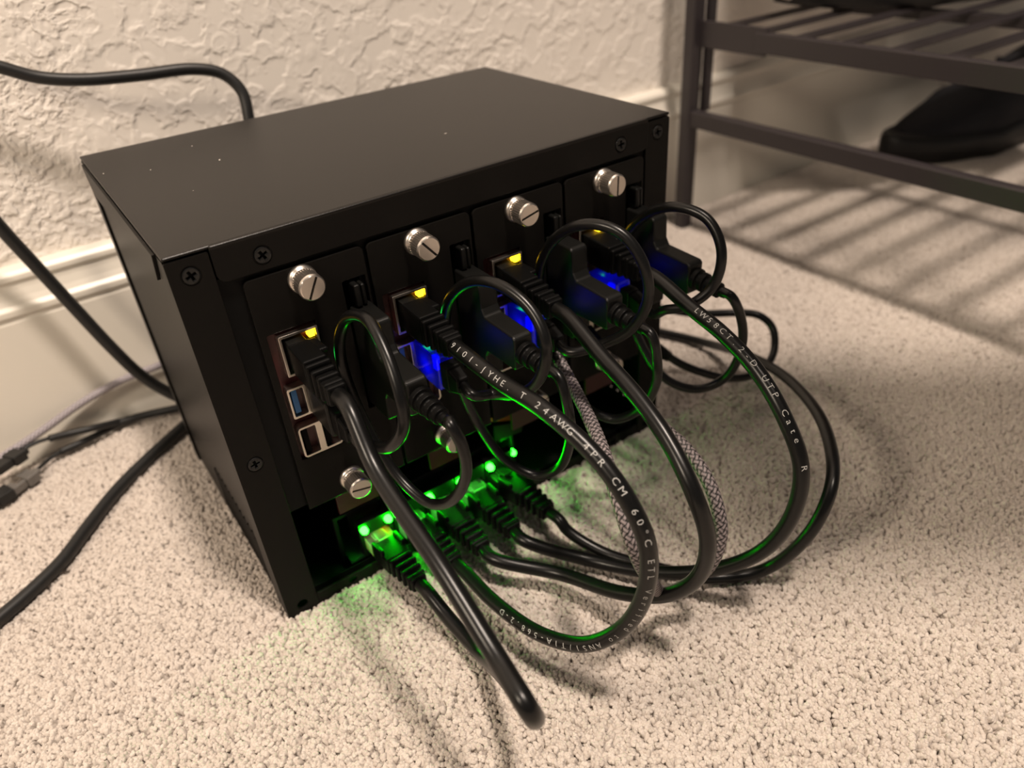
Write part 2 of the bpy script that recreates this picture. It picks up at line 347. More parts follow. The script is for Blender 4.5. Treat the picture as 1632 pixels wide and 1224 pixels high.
# side panels with louvre slots, set in behind the posts
slots = [rrect(18+5.2*i, 20.2+5.2*i, 6+.0*i, 33, 1, 2) for i in range(12)]
for xa in (.9, W-1.9):
    vs, fs = plate_geo(rrect(12, 131, 0, 163, .5), slots, 0, 1.0, .1)
    mb = MB(); mb.add([(xa+y, x, z) for (x, y, z) in vs], fs); mb.build('side_panel', M_black, enc)
    mb = MB()
    for i in range(12):
        y0 = 18+5.2*i; sx = -.0 if xa < 5 else W
        e = -1 if xa < 5 else 1; xb = xa+.2 if xa < 5 else xa+.8
        mb.prism([(xb, y0), (xb+e*1.0, y0+1.6), (xb, y0+2.4)], 7, 32, 'z')
    mb.build('louvre_fins', M_black, enc)
mb = MB(); mb.box(1.4, W-1.4, D-2.4, D-1.4, 0, 163.4); mb.build('back_panel', M_dark, enc)
mb = MB(); mb.box(1.4, W-1.4, 1.4, D-2.6, 0, 1.2); mb.build('base_plate', M_dark, enc)
part('bottom_lip', plate_geo(rrect(13.7, 196.7, B0, 5.6, .6), [circ(30.2, 2.6, 1.9), circ(180, 2.6, 1.9)], .25, 1.3, .12), M_black, enc)
mb = MB(); mb.box(14, 196.6, 5, 5.4, B0, 5); mb.build('lip_backing', M_void, enc)
TX = [20.7+43.9*i for i in range(4)]
part('tray_frame', plate_geo(rrect(13.7, 196.7, 52.2, 153, .3), [rrect(t+3, t+40, 56, 147) for t in TX], 1.2, 2.2, .08), M_dark, enc)
mb = MB(); mb.box(14, 196.5, 60, 61, 52, 163); mb.build('inner_partition', M_void, enc)
mb = MB(); mb.box(14, 196.5, 8, 60, 51.5, 52.2); mb.build('inner_shelf', M_void, enc)
def screw(x, z, y, parent, rot):
    mb = MB(); mb.add(*plate_geo(circ(x, z, 2.75, 28), [cross(x, z, 1.65, .42, rot)], y-.35, y+.45, .3))
    mb.M = Matrix.Translation((x, 0, z)); mb.lathe([(2.9, y+.35), (3.05, y+.1), (3.15, y+.45)], 28)
    mb.M = Matrix.Identity(4); mb.add([(x-2, y+.9, z-2), (x+2, y+.9, z-2), (x+2, y+.9, z+2), (x-2, y+.9, z+2)], [(0, 1, 2, 3)], 1)
    return mb.build('screw', [M_screw, M_void], parent)
for x, z, y, r in ((29.4, 157.4, -.9, .5), (181.9, 157.8, -.9, .1), (6.8, 157.3, 0, .35), (6.9, 81.3, 0, .1), (203.3, 158, 0, .2), (203.2, 81.3, 0, .6)): screw(x, z, y, enc, r)
# specks of lint on the lid
M_lint = mat('lint', (.55, .5, .45), .9)
for px, py, q in ((308, 304, .16), (350, 255, .5), (240, 271, .3), (165, 277, .3), (306, 233, .3), (710, 213, .4)):
    c = MB(Matrix.Translation(A(px, py, z=165.0)) @ Matrix.Rotation(px, 4, 'Z')); c.box(-q*1.5, q*1.5, -q*.5, q*.5, 0, .12); c.build('lint_speck', M_lint, enc)

# ------------------------------------------------------------------ tray modules
def thumbscrew(x, z, rot, parent):
    mb = MB(Matrix.Translation((x, 0, z)))
    mb.lathe([(0, -1), (5.0, -1.1), (5.1, -1.6), (5.1, -2.2), (4.6, -2.9), (4.0, -3.2), (4.0, -3.8), (4.5, -4.2)], 40)
    mb.lathe([(4.3, -4.0), (4.65, -4.4), (4.65, -4.5), (4.65, -9.8), (4.65, -10.1), (4.35, -10.8)], 128, rf=lambda r, k, j: r-(.34 if (j % 4) in (0, 1) and 1 < k < 4 else (0.0 if 0 < k < 5 else 0)), smooth=False)
    mb.lathe([(4.35, -10.8), (4.0, -11.05)], 40)
    c, s = math.cos(rot), math.sin(rot); h = .42
    for sg in (1, -1):
        P = [(4.02*math.cos(a), 4.02*math.sin(a)) for a in [math.asin(h/4.02)+i*(PI-2*math.asin(h/4.02))/18 for i in range(19)]]
        P = [(p[0]*sg, p[1]*sg) for p in P]; P = [(p[0]*c-p[1]*s, p[0]*s+p[1]*c) for p in P]
        mb.prism(P, -11.05, -10.2, 'y')
    mb.lathe([(0, -10.25), (4.02, -10.25)], 24, mi=1, smooth=False)
    return mb.build('thumbscrew', [M_nickel, M_screw], parent)
slot_rot = [1.08, 2.25, .22, 1.52]; slot_rot2 = [-.22, 1.4, .4, 1.2]
place = ['leftmost tray front with empty blue USB port, beside the case corner', 'second tray front from the left behind the lettered cable',
         'third tray front from the left behind the braided cable top', 'rightmost tray front beside the right case edge']
trays = []
for i, tx in enumerate(TX):
    t = empty('tray_module', (tx+21, 0, 100), place[i], 'computer tray', 'slide-in tray modules'); trays.append(t)
    cut1 = rrect(tx+2.6, tx+20.4, 74.8, 129.3, .6); cut2 = rrect(tx+32.6, tx+43.2 if 0 else tx+41.6, 85, 139.5, .6)
    part('front_plate', plate_geo(rrect(tx, tx+42.5, 51, 150.2, 2.2, 5, (0, 0, 1, 1)), [cut1, cut2], -1.0, 0.2, .18), M_black, t)
    thumbscrew(tx+19.2, 146.0-.4, slot_rot[i], t); thumbscrew(tx+19.2, 57.8, slot_rot2[i], t)
    mb = MB(); mb.box(tx+1.2, tx+2.6, 1, 57, 54, 148); mb.box(tx+2.6, tx+24, 1.6, 2.2, 53, 134); mb.build('circuit_board', M_pcb, t)
    mb = MB(); mb.box(tx+12, tx+30, 3, 4.4, 38, 51.4); mb.build('adapter_board', M_pcb, t)
    # ethernet jack
    mb = MB(); x0, x1, z0, z1 = tx+5.7, tx+20, 111.9, 128.1
    mb.add(*plate_geo(rrect(x0, x1, z0, z1, .4), [rrect(x0+1.0, x1-.9, z0+1.0, z1-1.0)], -2.6, 1.5, .15))
    mb.build('ethernet_jack', M_shield, t)
    mb = MB(); mb.box(x0+.7, x1-.7, 3.2, 4, z0+.7, z1-.7, 0); mb.box(x1-4.6, x1-.7, -1.4, 3, 115.5+1.6, 122.9, 0)
    mb.build('jack_liner', M_dark, t)
    mb = MB(); mb.box(x1-3.5, x1-1.2, -2.0, 1.2, 123.8, 126.8); mb.build('status_light', M_amber, t, .4)['label'] = 'yellow lit light'
    mb = MB(); mb.box(x1-3.6, x1-.8, -1.6, 1.2, 112.9, 116.2); mb.build('status_light', M_greenS, t, .4)['label'] = 'green lit light'
    # usb stacks
    for nm, z0, z1, col in (('usb_port', 94.4, 107.3, M_blue), ('usb_port', 76.3, 90.0, M_void)):
        xa, xb = (tx+3.6, tx+17.8) if z0 > 90 else (tx+3.6, tx+19.4); xm = (xa+xb)/2
        mb = MB(); mb.add(*plate_geo(rrect(xa, xb, z0, z1, 1.6 if z0 < 90 else .8), [rrect(xa+.8, xm-1.25, z0+.9, z1-.9, .5), rrect(xm+1.25, xb-.8, z0+.9, z1-.9, .5)], -2.6, 1.5, .14))
        p = mb.build(nm, M_shield, t)
        mb = MB(); mb.box(xa+1.0, xb-1.0, 4, 5, z0+1, z1-1); mb.build('port_liner', M_void, p)
        for q in (xa+1.5, xm+1.9):
            if z0 > 90 and q > xm and i > 0: continue
            mb = MB(); mb.box(q, q+2.1, -1.6, 4, z0+1.6, z1-1.6); mb.build('port_tongue', col, p, .2)
    # drive latch
    mb = MB(); mb.box(tx+35.2, tx+37.6, -4.6, 3, 129.6, 138.4); mb.box(tx+38.0, tx+39.6, -4.2, 3, 129.6, 138.0)
    mb.build('drive_latch', M_plast, t, .8, seg=3)
tag(part('ribbon_cable', plate_geo(rrect(0, 1, 0, 1), [], 0, .01), M_orange, trays[2]), 'amber film')
o = [c for c in trays[2].children if c.name.startswith('ribbon')][0]; bpy.data.objects.remove(o)
mb = MB(); mb.prism([(112, 44), (124, 38.5), (126, 45), (114, 52)], 9, 9.6, 'y'); tag(mb.build('ribbon', M_orange, trays[2]), 'amber film strip')
mb = MB(); mb.prism([(113, 33), (128, 31.5), (129, 37), (113, 42)], 7, 8, 'y'); mb.build('bracket_tab', M_black, trays[2])

# ------------------------------------------------------------------ the network switch inside the lower bay
JX = [47, 63.4, 79.8, 96.2, 112.6]
sw = empty('network_switch', (80, 30, 1.2), 'small black network switch with green lit ports in the lower bay', 'network switch')
mb = MB(); mb.box(31, 126, 12, 70, 1.3, 3.4); mb.box(31, 126, 12, 70, 27.5, 29.2); mb.box(31, 33, 12, 70, 3.4, 27.5); mb.box(124, 126, 12, 70, 3.4, 27.5); mb.box(33, 124, 66, 68, 3.4, 27.5)
mb.build('housing', M_dark, sw, .4)
mb = MB(); mb.box(33, 124, 6.5, 60, 5.2, 6.6); mb.build('circuit_board', M_gpcb, sw)
for k, jx in enumerate(JX):
    mb = MB(); mb.add(*plate_geo(rrect(jx-7.8, jx+7.8, 6.8, 25.6, .4), [rrect(jx-6.2, jx+6.2, 8.2, 18.5)], 5, 9, .1))
    mb.box(jx-7.6, jx+7.6, 18, 19, 7, 25)
    j = mb.build('port_jack', M_dark, sw)
    for s in (-1, 1):
        if (k, s) in ((1, 1), (2, 1), (3, 1), (4, 1)): continue
        mb = MB(Matrix.Translation((jx+s*5.8, 4, 22.6))); mb.lathe([(0, -2.2), (.9, -1.9), (1.6, -1.0), (1.7, 0), (1.7, 2)], 16)
        mb.build('port_light', M_green, j, .5)['label'] = 'bright green light'
mb = MB(Matrix.Translation((121, 5, 23))); mb.lathe([(0, -1), (1.0, -.8), (1.4, 0), (1.4, 2)], 14); mb.build('power_light', M_green, sw)
mb = MB(Matrix.Translation(A(616, 857, y=1.5))); mb.lathe([(0, -1.2), (.8, -.9), (1.1, 0), (1.1, 4)], 14); mb.build('port_light', M_amber_dot, sw)['label'] = 'small orange light'
# ------------------------------------------------------------------ cable connectors
def eth_connector(pos, out, up, root, lit=False):
    M = frameM(pos, out, up)                                    # local: Y out, Z latch side, X width
    mb = MB(M); mb.box(-5.85, 5.85, -9, 4.5, -4, 2.6); mb.box(-3, 3, -8, 1.5, 2.6, 3.4); mb.taper((-1.6, 1.6, 2.9, 3.6, -7), (-2.6, 2.6, 4.6, 5.4, 5))
    mb.build('plug', M_clear if lit else M_plast, root, .25)
    mb = MB(M); mb.taper((-6.2, 6.2, -4.5, 3.4, 3.5), (-5.8, 5.8, -4.4, 4.2, 17)); mb.taper((-6.2, -4.2, 2, 5.5, 4), (-6.0, -4.2, 3, 6.6, 13)); mb.taper((4.2, 6.2, 2, 5.5, 4), (4.2, 6.0, 3, 6.6, 13))
    boot = mb.build('boot', M_boot, root, .7)
    mb = MB(M)
    for k in range(4):
        y = 17.4+k*3.9; s = 1-.075*k; mb.box(-5.4*s, 5.4*s, y, y+2.2, -4.6*s, 4.6*s)
    mb.box(-3.6, 3.6, 16, 33, -3.4, 3.4)
    mb.build('strain_relief', M_boot, root, .8)
    return M @ Vector((0, 32, 0)), M @ Vector((0, 40, 0))
def glyphs(ch, cache={}):
    if ch in cache: return cache[ch]
    cu = bpy.data.curves.new('g', 'FONT'); cu.body = ch; cu.size = 1; cu.align_x = 'CENTER'; cu.resolution_u = 2; cu.offset = -.006
    ob = bpy.data.objects.new('g', cu); me = bpy.data.meshes.new_from_object(ob)
    import bmesh
    bm = bmesh.new(); bm.from_mesh(me); bmesh.ops.triangulate(bm, faces=bm.faces)
    for _ in range(3):
        es = [e for e in bm.edges if e.calc_length() > .16]
        if not es: break
        bmesh.ops.subdivide_edges(bm, edges=es, cuts=1); bmesh.ops.triangulate(bm, faces=bm.faces)
    bm.to_mesh(me); bm.free()
    r = ([(v.co.x, v.co.y) for v in me.vertices], [tuple(p.vertices) for p in me.polygons]); bpy.data.objects.remove(ob); cache[ch] = r; return r
def lettering(R, F, r, text, anchor_i, anchor_pt, root, pitch=3.25, size=4.2, face=Vector((-.44, -.70, .56)), name='lettering'):
    k0 = min(range(len(R)), key=lambda i: (R[i]-anchor_pt).length); L = [0]
    for i in range(1, len(R)): L.append(L[-1]+(R[i]-R[i-1]).length)
    mb = MB()
    def at(s, h):
        s = max(0, min(s, L[-1]-.01)); j = min(int(s/(L[-1]/(len(R)-1))), len(R)-2); u = (s-L[j])/(L[j+1]-L[j]); p = R[j].lerp(R[j+1], u); t = F[j][0].lerp(F[j+1][0], u).normalized()
        n = (face-t*face.dot(t)).normalized(); b = n.cross(t); th = h/r
        return p+(n*math.cos(th)+b*math.sin(th))*(r+.07)
    for i, ch in enumerate(text):
        s0 = L[k0]+(i-anchor_i)*pitch
        if ch == ' ' or s0 < 2 or s0 > L[-1]-2: continue
        vs, fs = glyphs(ch)
        mb.add([at(s0+x*size*.82, (y-.33)*size*.72) for x, y in vs], fs)
    if mb.v: mb.build(name, M_print, root)
def eth_cable(label, a, path, b, r=2.9, text=None, lit=True, rgroup='ethernet patch cables'):
    root = empty('ethernet_cable', a[0], label, 'cable', rgroup)
    e1, g1 = eth_connector(*a, root); pts = [e1, g1]
    if b: e2, g2 = eth_connector(*b, root, lit=lit); pts += path+[g2, e2]
    else: pts += path
    mb = MB(); R, F = tube(mb, pts, r, 20, 1.5); mb.build('cord', M_pvc, root)
    for t in text or []: lettering(R, F, r, *t, root)
    return root
UPJ = (0, 0, 1)
P1 = [A(600, 750, y=-60), A(700, 900, y=-95), A(790, 1045, y=-122), A(842, 1130, y=-138), A(846, 1135, d=222), A(805, 1080, d=258), A(765, 1040, d=287), A(715, 985, z=10)]
eth_cable('thick black cable in front, looping down from leftmost tray to switch port', ((TX[0]+11.8, -2, 120), (0, -1, -.03), (1, 0, 0)), P1, ((47, 3, 14), (.05, -1, 0), UPJ))
P2 = [A(800, 610, y=-60), A(870, 655, d=234), A(950, 728, d=226), A(1005, 805, d=223), A(1032, 870, d=226), A(1028, 945, d=238), A(990, 1003, d=254), A(930, 1027, d=267), A(860, 1010, d=281), A(785, 957, d=302)]
T2 = '48S59101-JYHE. T 24AWG 4PR CM 60°C ETL Verified to ANSI/TIA-568.2-D'
eth_cable('black cable with white lettering running from second tray to switch', ((TX[1]+11.8, -2, 120), (0, -1, -.02), (1, 0, 0)), P2, ((63.4, 3, 14), (.08, -1, 0), UPJ),
          text=[(T2, T2.index('4PR'), A(956, 695, d=225))])
P3 = [A(960, 570, d=266), A(1015, 632, d=255), A(1066, 705, d=246), A(1105, 785, d=241), A(1128, 860, d=248), A(1112, 920, d=264), A(1062, 948, d=280), A(990, 945, d=295), A(895, 915, d=315)]
eth_cable('black cable with a bright sheen arching from third tray down to switch', ((TX[2]+11.8, -2, 119.5), (0, -1, -.05), (1, 0, 0)), P3, ((79.8, 3, 14), (0, -1, 0), UPJ),
          text=[('UTP 24', 2, A(960, 540, d=270), ) ] and None)
P4 = [A(1100, 490, d=286), A(1155, 535, d=276), A(1207, 592, d=268), A(1250, 665, d=263), A(1277, 745, d=264), A(1262, 822, d=272), A(1212, 880, d=287), A(1135, 908, d=302), A(1045, 912, d=315), A(940, 893, d=328)]
T4 = 'LW58CT.2-D UTP Cate  R'
eth_cable('widest arching black cable marked UTP, from rightmost tray to switch', ((TX[3]+11.8, -2, 119.5), (0, -1, -.03), (1, 0, 0)), P4, ((96.2, 3, 14), (0, -1, 0), UPJ),
          text=[(T4, T4.index('UTP'), A(1225, 601, d=267))])
P5 = [A(905, 846, z=10), A(965, 882, z=4), A(1045, 905, z=3.5), A(1130, 921, z=3.5), A(1215, 909, z=6), A(1290, 850, d=296), A(1325, 775, d=292), A(1318, 690, d=315), A(1265, 612, d=365), A(1200, 570, d=410), A(1130, 548, z=6), A(1050, 529, z=3), (240, 128, 3), (212, 172, 3), (150, 182, 3), (90, 184, 3)]
eth_cable('outermost black uplink cable curving on the carpet and back behind the case', ((112.6, 3, 14), (.08, -1, 0), UPJ), P5, None, r=2.6)

# ------------------------------------------------------------------ drive adapters with coiled cords and lit usb plugs
prof_ad = [(0, 129.2), (-16.2, 129.2), (-17.4, 128), (-17.8, 119), (-19.6, 116.2), (-37.6, 115.6), (-38.8, 114.6), (-38.8, 102.4), (-37.6, 101.4), (-19.6, 100.8), (-17.8, 98), (-17.4, 88.8), (-16.2, 87.6), (0, 87.6)]
labs = ['leftmost black drive adapter with small coiled cord, right of thick cable', 'second black drive adapter, blue lit, behind the lettered cable',
        'third black drive adapter, blue lit, framed by a round cord loop', 'rightmost black drive adapter with cord loop beside the case edge']
cords = [
 [A(716, 672, y=-64), A(737, 712, y=-68), A(742, 760, y=-66), A(716, 800, y=-56), A(680, 800, y=-44), A(640, 765, y=-32), A(600, 708, y=-22), A(560, 625, y=-14), A(541, 555, y=-12), A(552, 508, y=-18), A(584, 508, y=-32), A(612, 555, y=-44), A(636, 625, y=-54), A(643, 680, y=-56), A(624, 711, y=-50), A(596, 712, y=-38)],
 [A(886, 608, y=-62), A(905, 650, y=-62), A(908, 705, y=-54), A(888, 748, y=-44), A(855, 758, y=-36), A(808, 735, y=-26), A(765, 680, y=-14), A(728, 600, y=-8), A(711, 530, y=-8), A(716, 478, y=-16), A(750, 449, y=-28), A(798, 455, y=-42), A(845, 492, y=-54), A(870, 545, y=-62), A(862, 600, y=-60), A(828, 628, y=-50), A(785, 628, y=-38)],
 [A(1032, 535, y=-62), A(1047, 575, y=-60), A(1044, 615, y=-54), A(1020, 652, y=-44), A(978, 668, y=-34), A(930, 645, y=-22), A(893, 580, y=-10), A(868, 500, y=-7), A(860, 430, y=-14), A(885, 380, y=-26), A(935, 357, y=-40), A(990, 372, y=-52), A(1025, 420, y=-60), A(1033, 475, y=-62), A(1005, 525, y=-56), A(955, 550, y=-46)],
 [A(1172, 480, y=-64), A(1184, 540, y=-58), A(1155, 603, y=-50), A(1110, 620, y=-42), A(1060, 603, y=-32), A(1020, 545, y=-18), A(995, 460, y=-8), A(995, 385, y=-10), A(1030, 342, y=-24), A(1080, 330, y=-40), A(1128, 350, y=-52), A(1150, 400, y=-60), A(1137, 455, y=-60), A(1095, 488, y=-54), A(1060, 494, y=-46)],
]
for i, tx in enumerate(TX):
    root = empty('drive_adapter', (tx+38, 0, 108), labs[i], 'cable adapter', 'drive adapters with coiled cords')
    mb = MB(); mb.prism(prof_ad, tx+33.6, tx+41.6, 'x'); mb.build('adapter_body', M_plast, root, .9, seg=3)
    mb = MB(); mb.box(tx+35, tx+40, -.5, 6, 89, 128); mb.build('drive_socket', M_void, root)
    mb = MB(frameM((tx+37.6, -38.5, 108.4), (.08, -1, -.12), (0, 0, 1)))
    prf = [(0, -1)]
    for k in range(4): y = k*3.6; r_ = 4.6-.45*k; prf += [(r_-1.1, y), (r_, y+.2), (r_, y+2.2), (r_-1.1, y+2.5)]
    prf += [(2.2, 14.6), (2.0, 16)]
    mb.lathe(prf, 28, smooth=False); mb.build('strain_relief', M_boot, root, .25)
    e = frameM((tx+37.6, -38.5, 108.4), (.08, -1, -.12), (0, 0, 1))
    pe = Vector((tx+14.2, -31, 101)); pts = [e @ Vector((0, 12, 0)), e @ Vector((0, 19, 0))]+(cords[i] if i == 0 else cords[i][1:])+[pe+Vector((0, -8, -1)), pe]
    mb = MB(); tube(mb, pts, 2.0, 16, 1.2); mb.build('cord', M_pvc, root)
    # usb plug at the free end
    mb = MB(); mb.box(tx+11.6, tx+16.4, -3, 5, 94.9+.6, 106.6); mb.build('plug_shell', M_shield, root, .2)
    mb = MB(); mb.box(tx+10.4, tx+17.8, -21, -3, 93.8, 108.2); mb.build('plug_body', M_cblue if i else M_plast, root, .8)
    mb = MB(); mb.box(tx+11.2, tx+17.2, -27, -21.2, 95.5, 106.5); mb.taper((tx+11.6, tx+16.8, 98, 104, -33), (tx+11.2, tx+17.2, 96, 106, -27)); mb.build('plug_boot', M_boot, root, .8)
    if i:
        mb = MB(); mb.box(tx+13.6, tx+15.6, -14, -11, 98, 104); mb.box(tx+17.9, tx+18.2, -9, -7.4, 99, 103)
        mb.build('activity_light', M_bluel, root, .2)['label'] = 'bright blue light'

# ------------------------------------------------------------------ braided cables
def braid(mb, path, r, c_hi, c_lo, seg=36, step=.33, NS=6, pitchL=7.5):
    def hgt(s, th):
        a = (th/(2*PI)*NS+s*NS/ (pitchL*2)) ; b = (th/(2*PI)*NS-s*NS/(pitchL*2))
        fa, fb = a % 1, b % 1; ov = (int(a//1)+int(b//1)) % 2
        ha = math.sin(PI*fa)**.6; hb = math.sin(PI*fb)**.6
        return (ha if ov else hb)
    R, F = tube(mb, path, r, seg, step, rf=lambda s, th: r+.28*hgt(s, th)-.1)
    L = 0; cols = []
    for i, p in enumerate(R):
        if i: L += (R[i]-R[i-1]).length
        for k in range(seg):
            h = hgt(L, 2*PI*k/seg); cols.append([c_lo[q]+(c_hi[q]-c_lo[q])*max(0, (h-.62)/.38)**1.2 for q in range(3)]+[1])
    return cols
def braided(name, label, path, r, hi, lo, ends=()):
    root = empty(name, path[0], label, 'cable'); mb = MB(); cols = braid(mb, path, r, hi, lo)
    me = bpy.data.meshes.new('braided_sleeve'); off = root.location*1000
    me.from_pydata([(v-off)*.001 for v in mb.v], [], mb.f); me.materials.append(M_braid); me.polygons.foreach_set('use_smooth', [True]*len(me.polygons))
    ca = me.color_attributes.new('strand', 'FLOAT_COLOR', 'POINT'); cols += [[lo[0], lo[1], lo[2], 1]]*(len(mb.v)-len(cols)); ca.data.foreach_set('color', np.array(cols, dtype=np.float32).ravel())
    o = bpy.data.objects.new('braided_sleeve', me); COL.objects.link(o); o.parent = root
    for (p, d) in ends:
        M = frameM(p, d, (0, 0, 1)); b2 = MB(M); b2.box(-4.2, 4.2, 0, 14, -2.8, 2.8); b2.box(-2.6, 2.6, -4, 0, -2.3, 2.3); b2.build('plug', M_plast, root, .9)
        b2 = MB(M); b2.box(-4, 4, 14, 20, -1.3, 1.3); b2.build('plug_tip', M_shield, root, .4)
    return root
BP = [A(886, 566, y=-26), A(905, 600, d=300), A(935, 658, d=278), A(962, 722, d=258), A(985, 795, d=244), A(1008, 868, d=244), A(1032, 918, d=262), A(1064, 944, d=290), A(1104, 926, d=288), A(1136, 893, d=279), A(1149, 850, d=274), A(1142, 803, d=272), A(1124, 758, d=274), A(1094, 716, d=280), A(1058, 683, d=286), A(1018, 640, d=292), A(982, 598, d=300), A(955, 562, y=-14)]
braided('braided_cable', 'grey braided cable hanging in a deep loop behind the lettered cable', BP, 2.35, (.30, .255, .26), (.002, .002, .002), ends=((BP[0], BP[0]-BP[1]), (BP[-1], Vector((.1, 1, .4)))))
BL = [A(-60, 766, y=176), A(0, 730, y=184), A(62, 690, y=189), A(130, 642, y=192), A(190, 608, y=193), A(250, 584, y=193), A(330, 555, y=192)]
braided('braided_cable', 'pale grey braided cable along the baseboard left of the case', BL, 2.0, (.62, .56, .60), (.03, .026, .03))

# ------------------------------------------------------------------ other cables
def plain(name, label, path, r, m=M_matte, cat='cable', group=None):
    root = empty(name, path[0], label, cat, group); mb = MB(); tube(mb, path, r, 18, 1.5); mb.build('cord', m, root); return root
plain('power_cord', 'black cord hung across the wall, dropping behind the case top', [A(-70, 90, y=194), A(0, 107, y=193), A(60, 123, y=192), A(130, 127, y=190), A(220, 120, y=188), A(310, 110, y=186), A(355, 118, y=184), A(385, 145, y=180), A(396, 185, y=176), A(404, 250, y=172), A(420, 330, y=170)], 2.9)
plain('power_cord', 'thick black cord slanting down past the baseboard to the case', [A(-60, 290, y=180), A(0, 362, y=181), A(60, 427, y=181), A(120, 492, y=180), A(180, 556, y=178), A(225, 598, y=176), A(268, 625, y=171), A(330, 650, y=162)], 3.2)
plain('power_cord', 'thick black cord lying on the carpet left of the case', [A(-60, 1035, z=3.4), A(0, 985, z=3.4), A(50, 942, z=3.4), A(100, 893, z=3.4), A(140, 840, z=3.4), A(185, 783, z=3.4), A(235, 732, z=3.4), A(288, 684, z=4), A(340, 640, z=5)], 3.2)
sp_ = empty('splitter_cable', A(170, 680, z=5), 'thin black two-way splitter cable with grey plugs by the baseboard', 'cable')
mb = MB(); tube(mb, [(30, 178, 4), A(285, 650, z=5), A(230, 662, z=5), A(180, 676, z=5)], 2.3, 14, 1.5); tube(mb, [A(190, 672, z=5.5), A(150, 682, y=188), A(110, 691, y=188), A(78, 699, y=187)], 2.0, 14, 1.5)
tube(mb, [A(190, 675, z=4.5), A(165, 688, z=4.2), A(130, 705, z=4), A(96, 720, z=4)], 2.0, 14, 1.5); mb.build('cord', M_matte, sp_)
mb = MB(); tube(mb, [A(80, 698, y=187), A(58, 705, y=186), A(38, 716, y=184), A(22, 732, y=180)], 1.1, 10, 1.5); tube(mb, [A(98, 719, z=4), A(78, 732, z=4), A(62, 746, z=4), A(50, 756, z=4)], 1.1, 10, 1.5); mb.build('thin_wire', M_matte, sp_)
def small_plug(p, q, m, parent, nm):
    M = frameM(p, q-p, (0, 0, 1)); b2 = MB(M); L_ = (q-p).length; b2.box(-4.6, 4.6, 0, L_*.45, -2.8, 2.8); b2.box(-3.6, 3.6, L_*.45, L_, -2.2, 2.2); b2.box(-2.4, 2.4, -3, 0, -1.6, 1.6); return b2.build(nm, m, parent, .6)
small_plug(A(34, 722, y=182), A(-10, 752, y=172), M_matte, sp_, 'plug'); small_plug(A(54, 755, z=4.5), A(16, 783, z=4.5), M_greyplug, sp_, 'plug')
mb = MB(frameM(A(37, 765, z=4.5), A(16, 783, z=4.5)-A(37, 765, z=4.5), (0, 0, 1))); mb.box(-2.0, 2.0, 1, 5, 2.2, 3.1); mb.build('contact_clip', M_shield, sp_, .2)
small_plug(A(18, 781, z=4.5), A(-40, 818, z=4.5), M_matte, sp_, 'plug')
# thin cord with its own loop right of the case
th = plain('charging_cord', 'thin black cord looping on the carpet right of the case', [A(1062, 566, y=-2), A(1085, 580, y=-8), A(1120, 594, y=-16), A(1165, 603, y=-22), A(1208, 594, y=-24), A(1233, 562, y=-20), A(1231, 522, y=-12), A(1208, 502, y=-4), A(1170, 499, y=6), A(1110, 500, y=18), A(1066, 494, y=30), (228, 80, 40), (224, 130, 14), (200, 172, 8), (140, 178, 6)], 2.1, M_pvc)
mb = MB(frameM(A(1063, 567, y=-2), A(1050, 558, y=-2)-A(1085, 580, y=-8), (0, 0, 1))); mb.lathe([(0, -2), (2.6, -1.5), (3.2, 3), (3.6, 8), (3.2, 14), (0, 14)], 16); mb.build('strain_relief', M_boot, th)

# ------------------------------------------------------------------ metal rack on the right
rk = empty('shoe_rack', (560, 60, 0), 'brown-grey metal shoe rack with slatted shelf on the right', 'rack')
RXX = 414; YB, YF = 181, -118; XR = 960
def leg(x, y):
    mb = MB(); mb.box(x-5.5, x+5.5, y-5, y+5, B0, 640); return mb.build('leg', M_rack, rk, 1.2)
for x in (RXX, XR):
    for y in (YB, YF): leg(x, y)
for x in (RXX, XR):
    mb = MB(); mb.box(x-4, x+4, YF, YB, 82, 94); mb.build('end_rail', M_rack, rk, 1)
    mb = MB(); mb.box(x+1, x+4, 118, YB-4, 138, 156); mb.add(*[[(x+1.0, y, z) for y, z in []], []]) if 0 else None; mb.build('shelf_bracket', M_rack, rk, .6)
    mb = MB(); mb.box(x+7, x+13, YB-9, YB-3, 92, 640); mb.build('inner_upright', M_rack, rk, .8)
mb = MB(frameM((RXX-.2, 136, 147), (-1, 0, 0), (0, 0, 1))); mb.lathe([(0, .6), (2.3, .6)], 16); mb.M = mb.M
def shelf(z, n_slats, y0, y1):
    for x in (RXX+3, XR-3):
        mb = MB(); mb.box(x-3, x+3, y0, y1-48 if z < 200 else y1, z-8, z+5); mb.build('shelf_rail', M_rack, rk, 1)
    ys = np.linspace(y0+8, y1-8, n_slats)
    for y in ys:
        mb = MB(); mb.box(RXX+6, XR-6, y-4.5, y+4.5, z+1, z+3.4); mb.build('slat', M_rack, rk, .4)
    for x in (RXX+150, RXX+380):
        mb = MB(); mb.box(x-5, x+5, y0+4, y1-4, z-6, z+.9); mb.build('cross_brace', M_rack, rk, .5)
shelf(148, 9, YF+6, YB-6); shelf(420, 9, YF+6, YB-6)
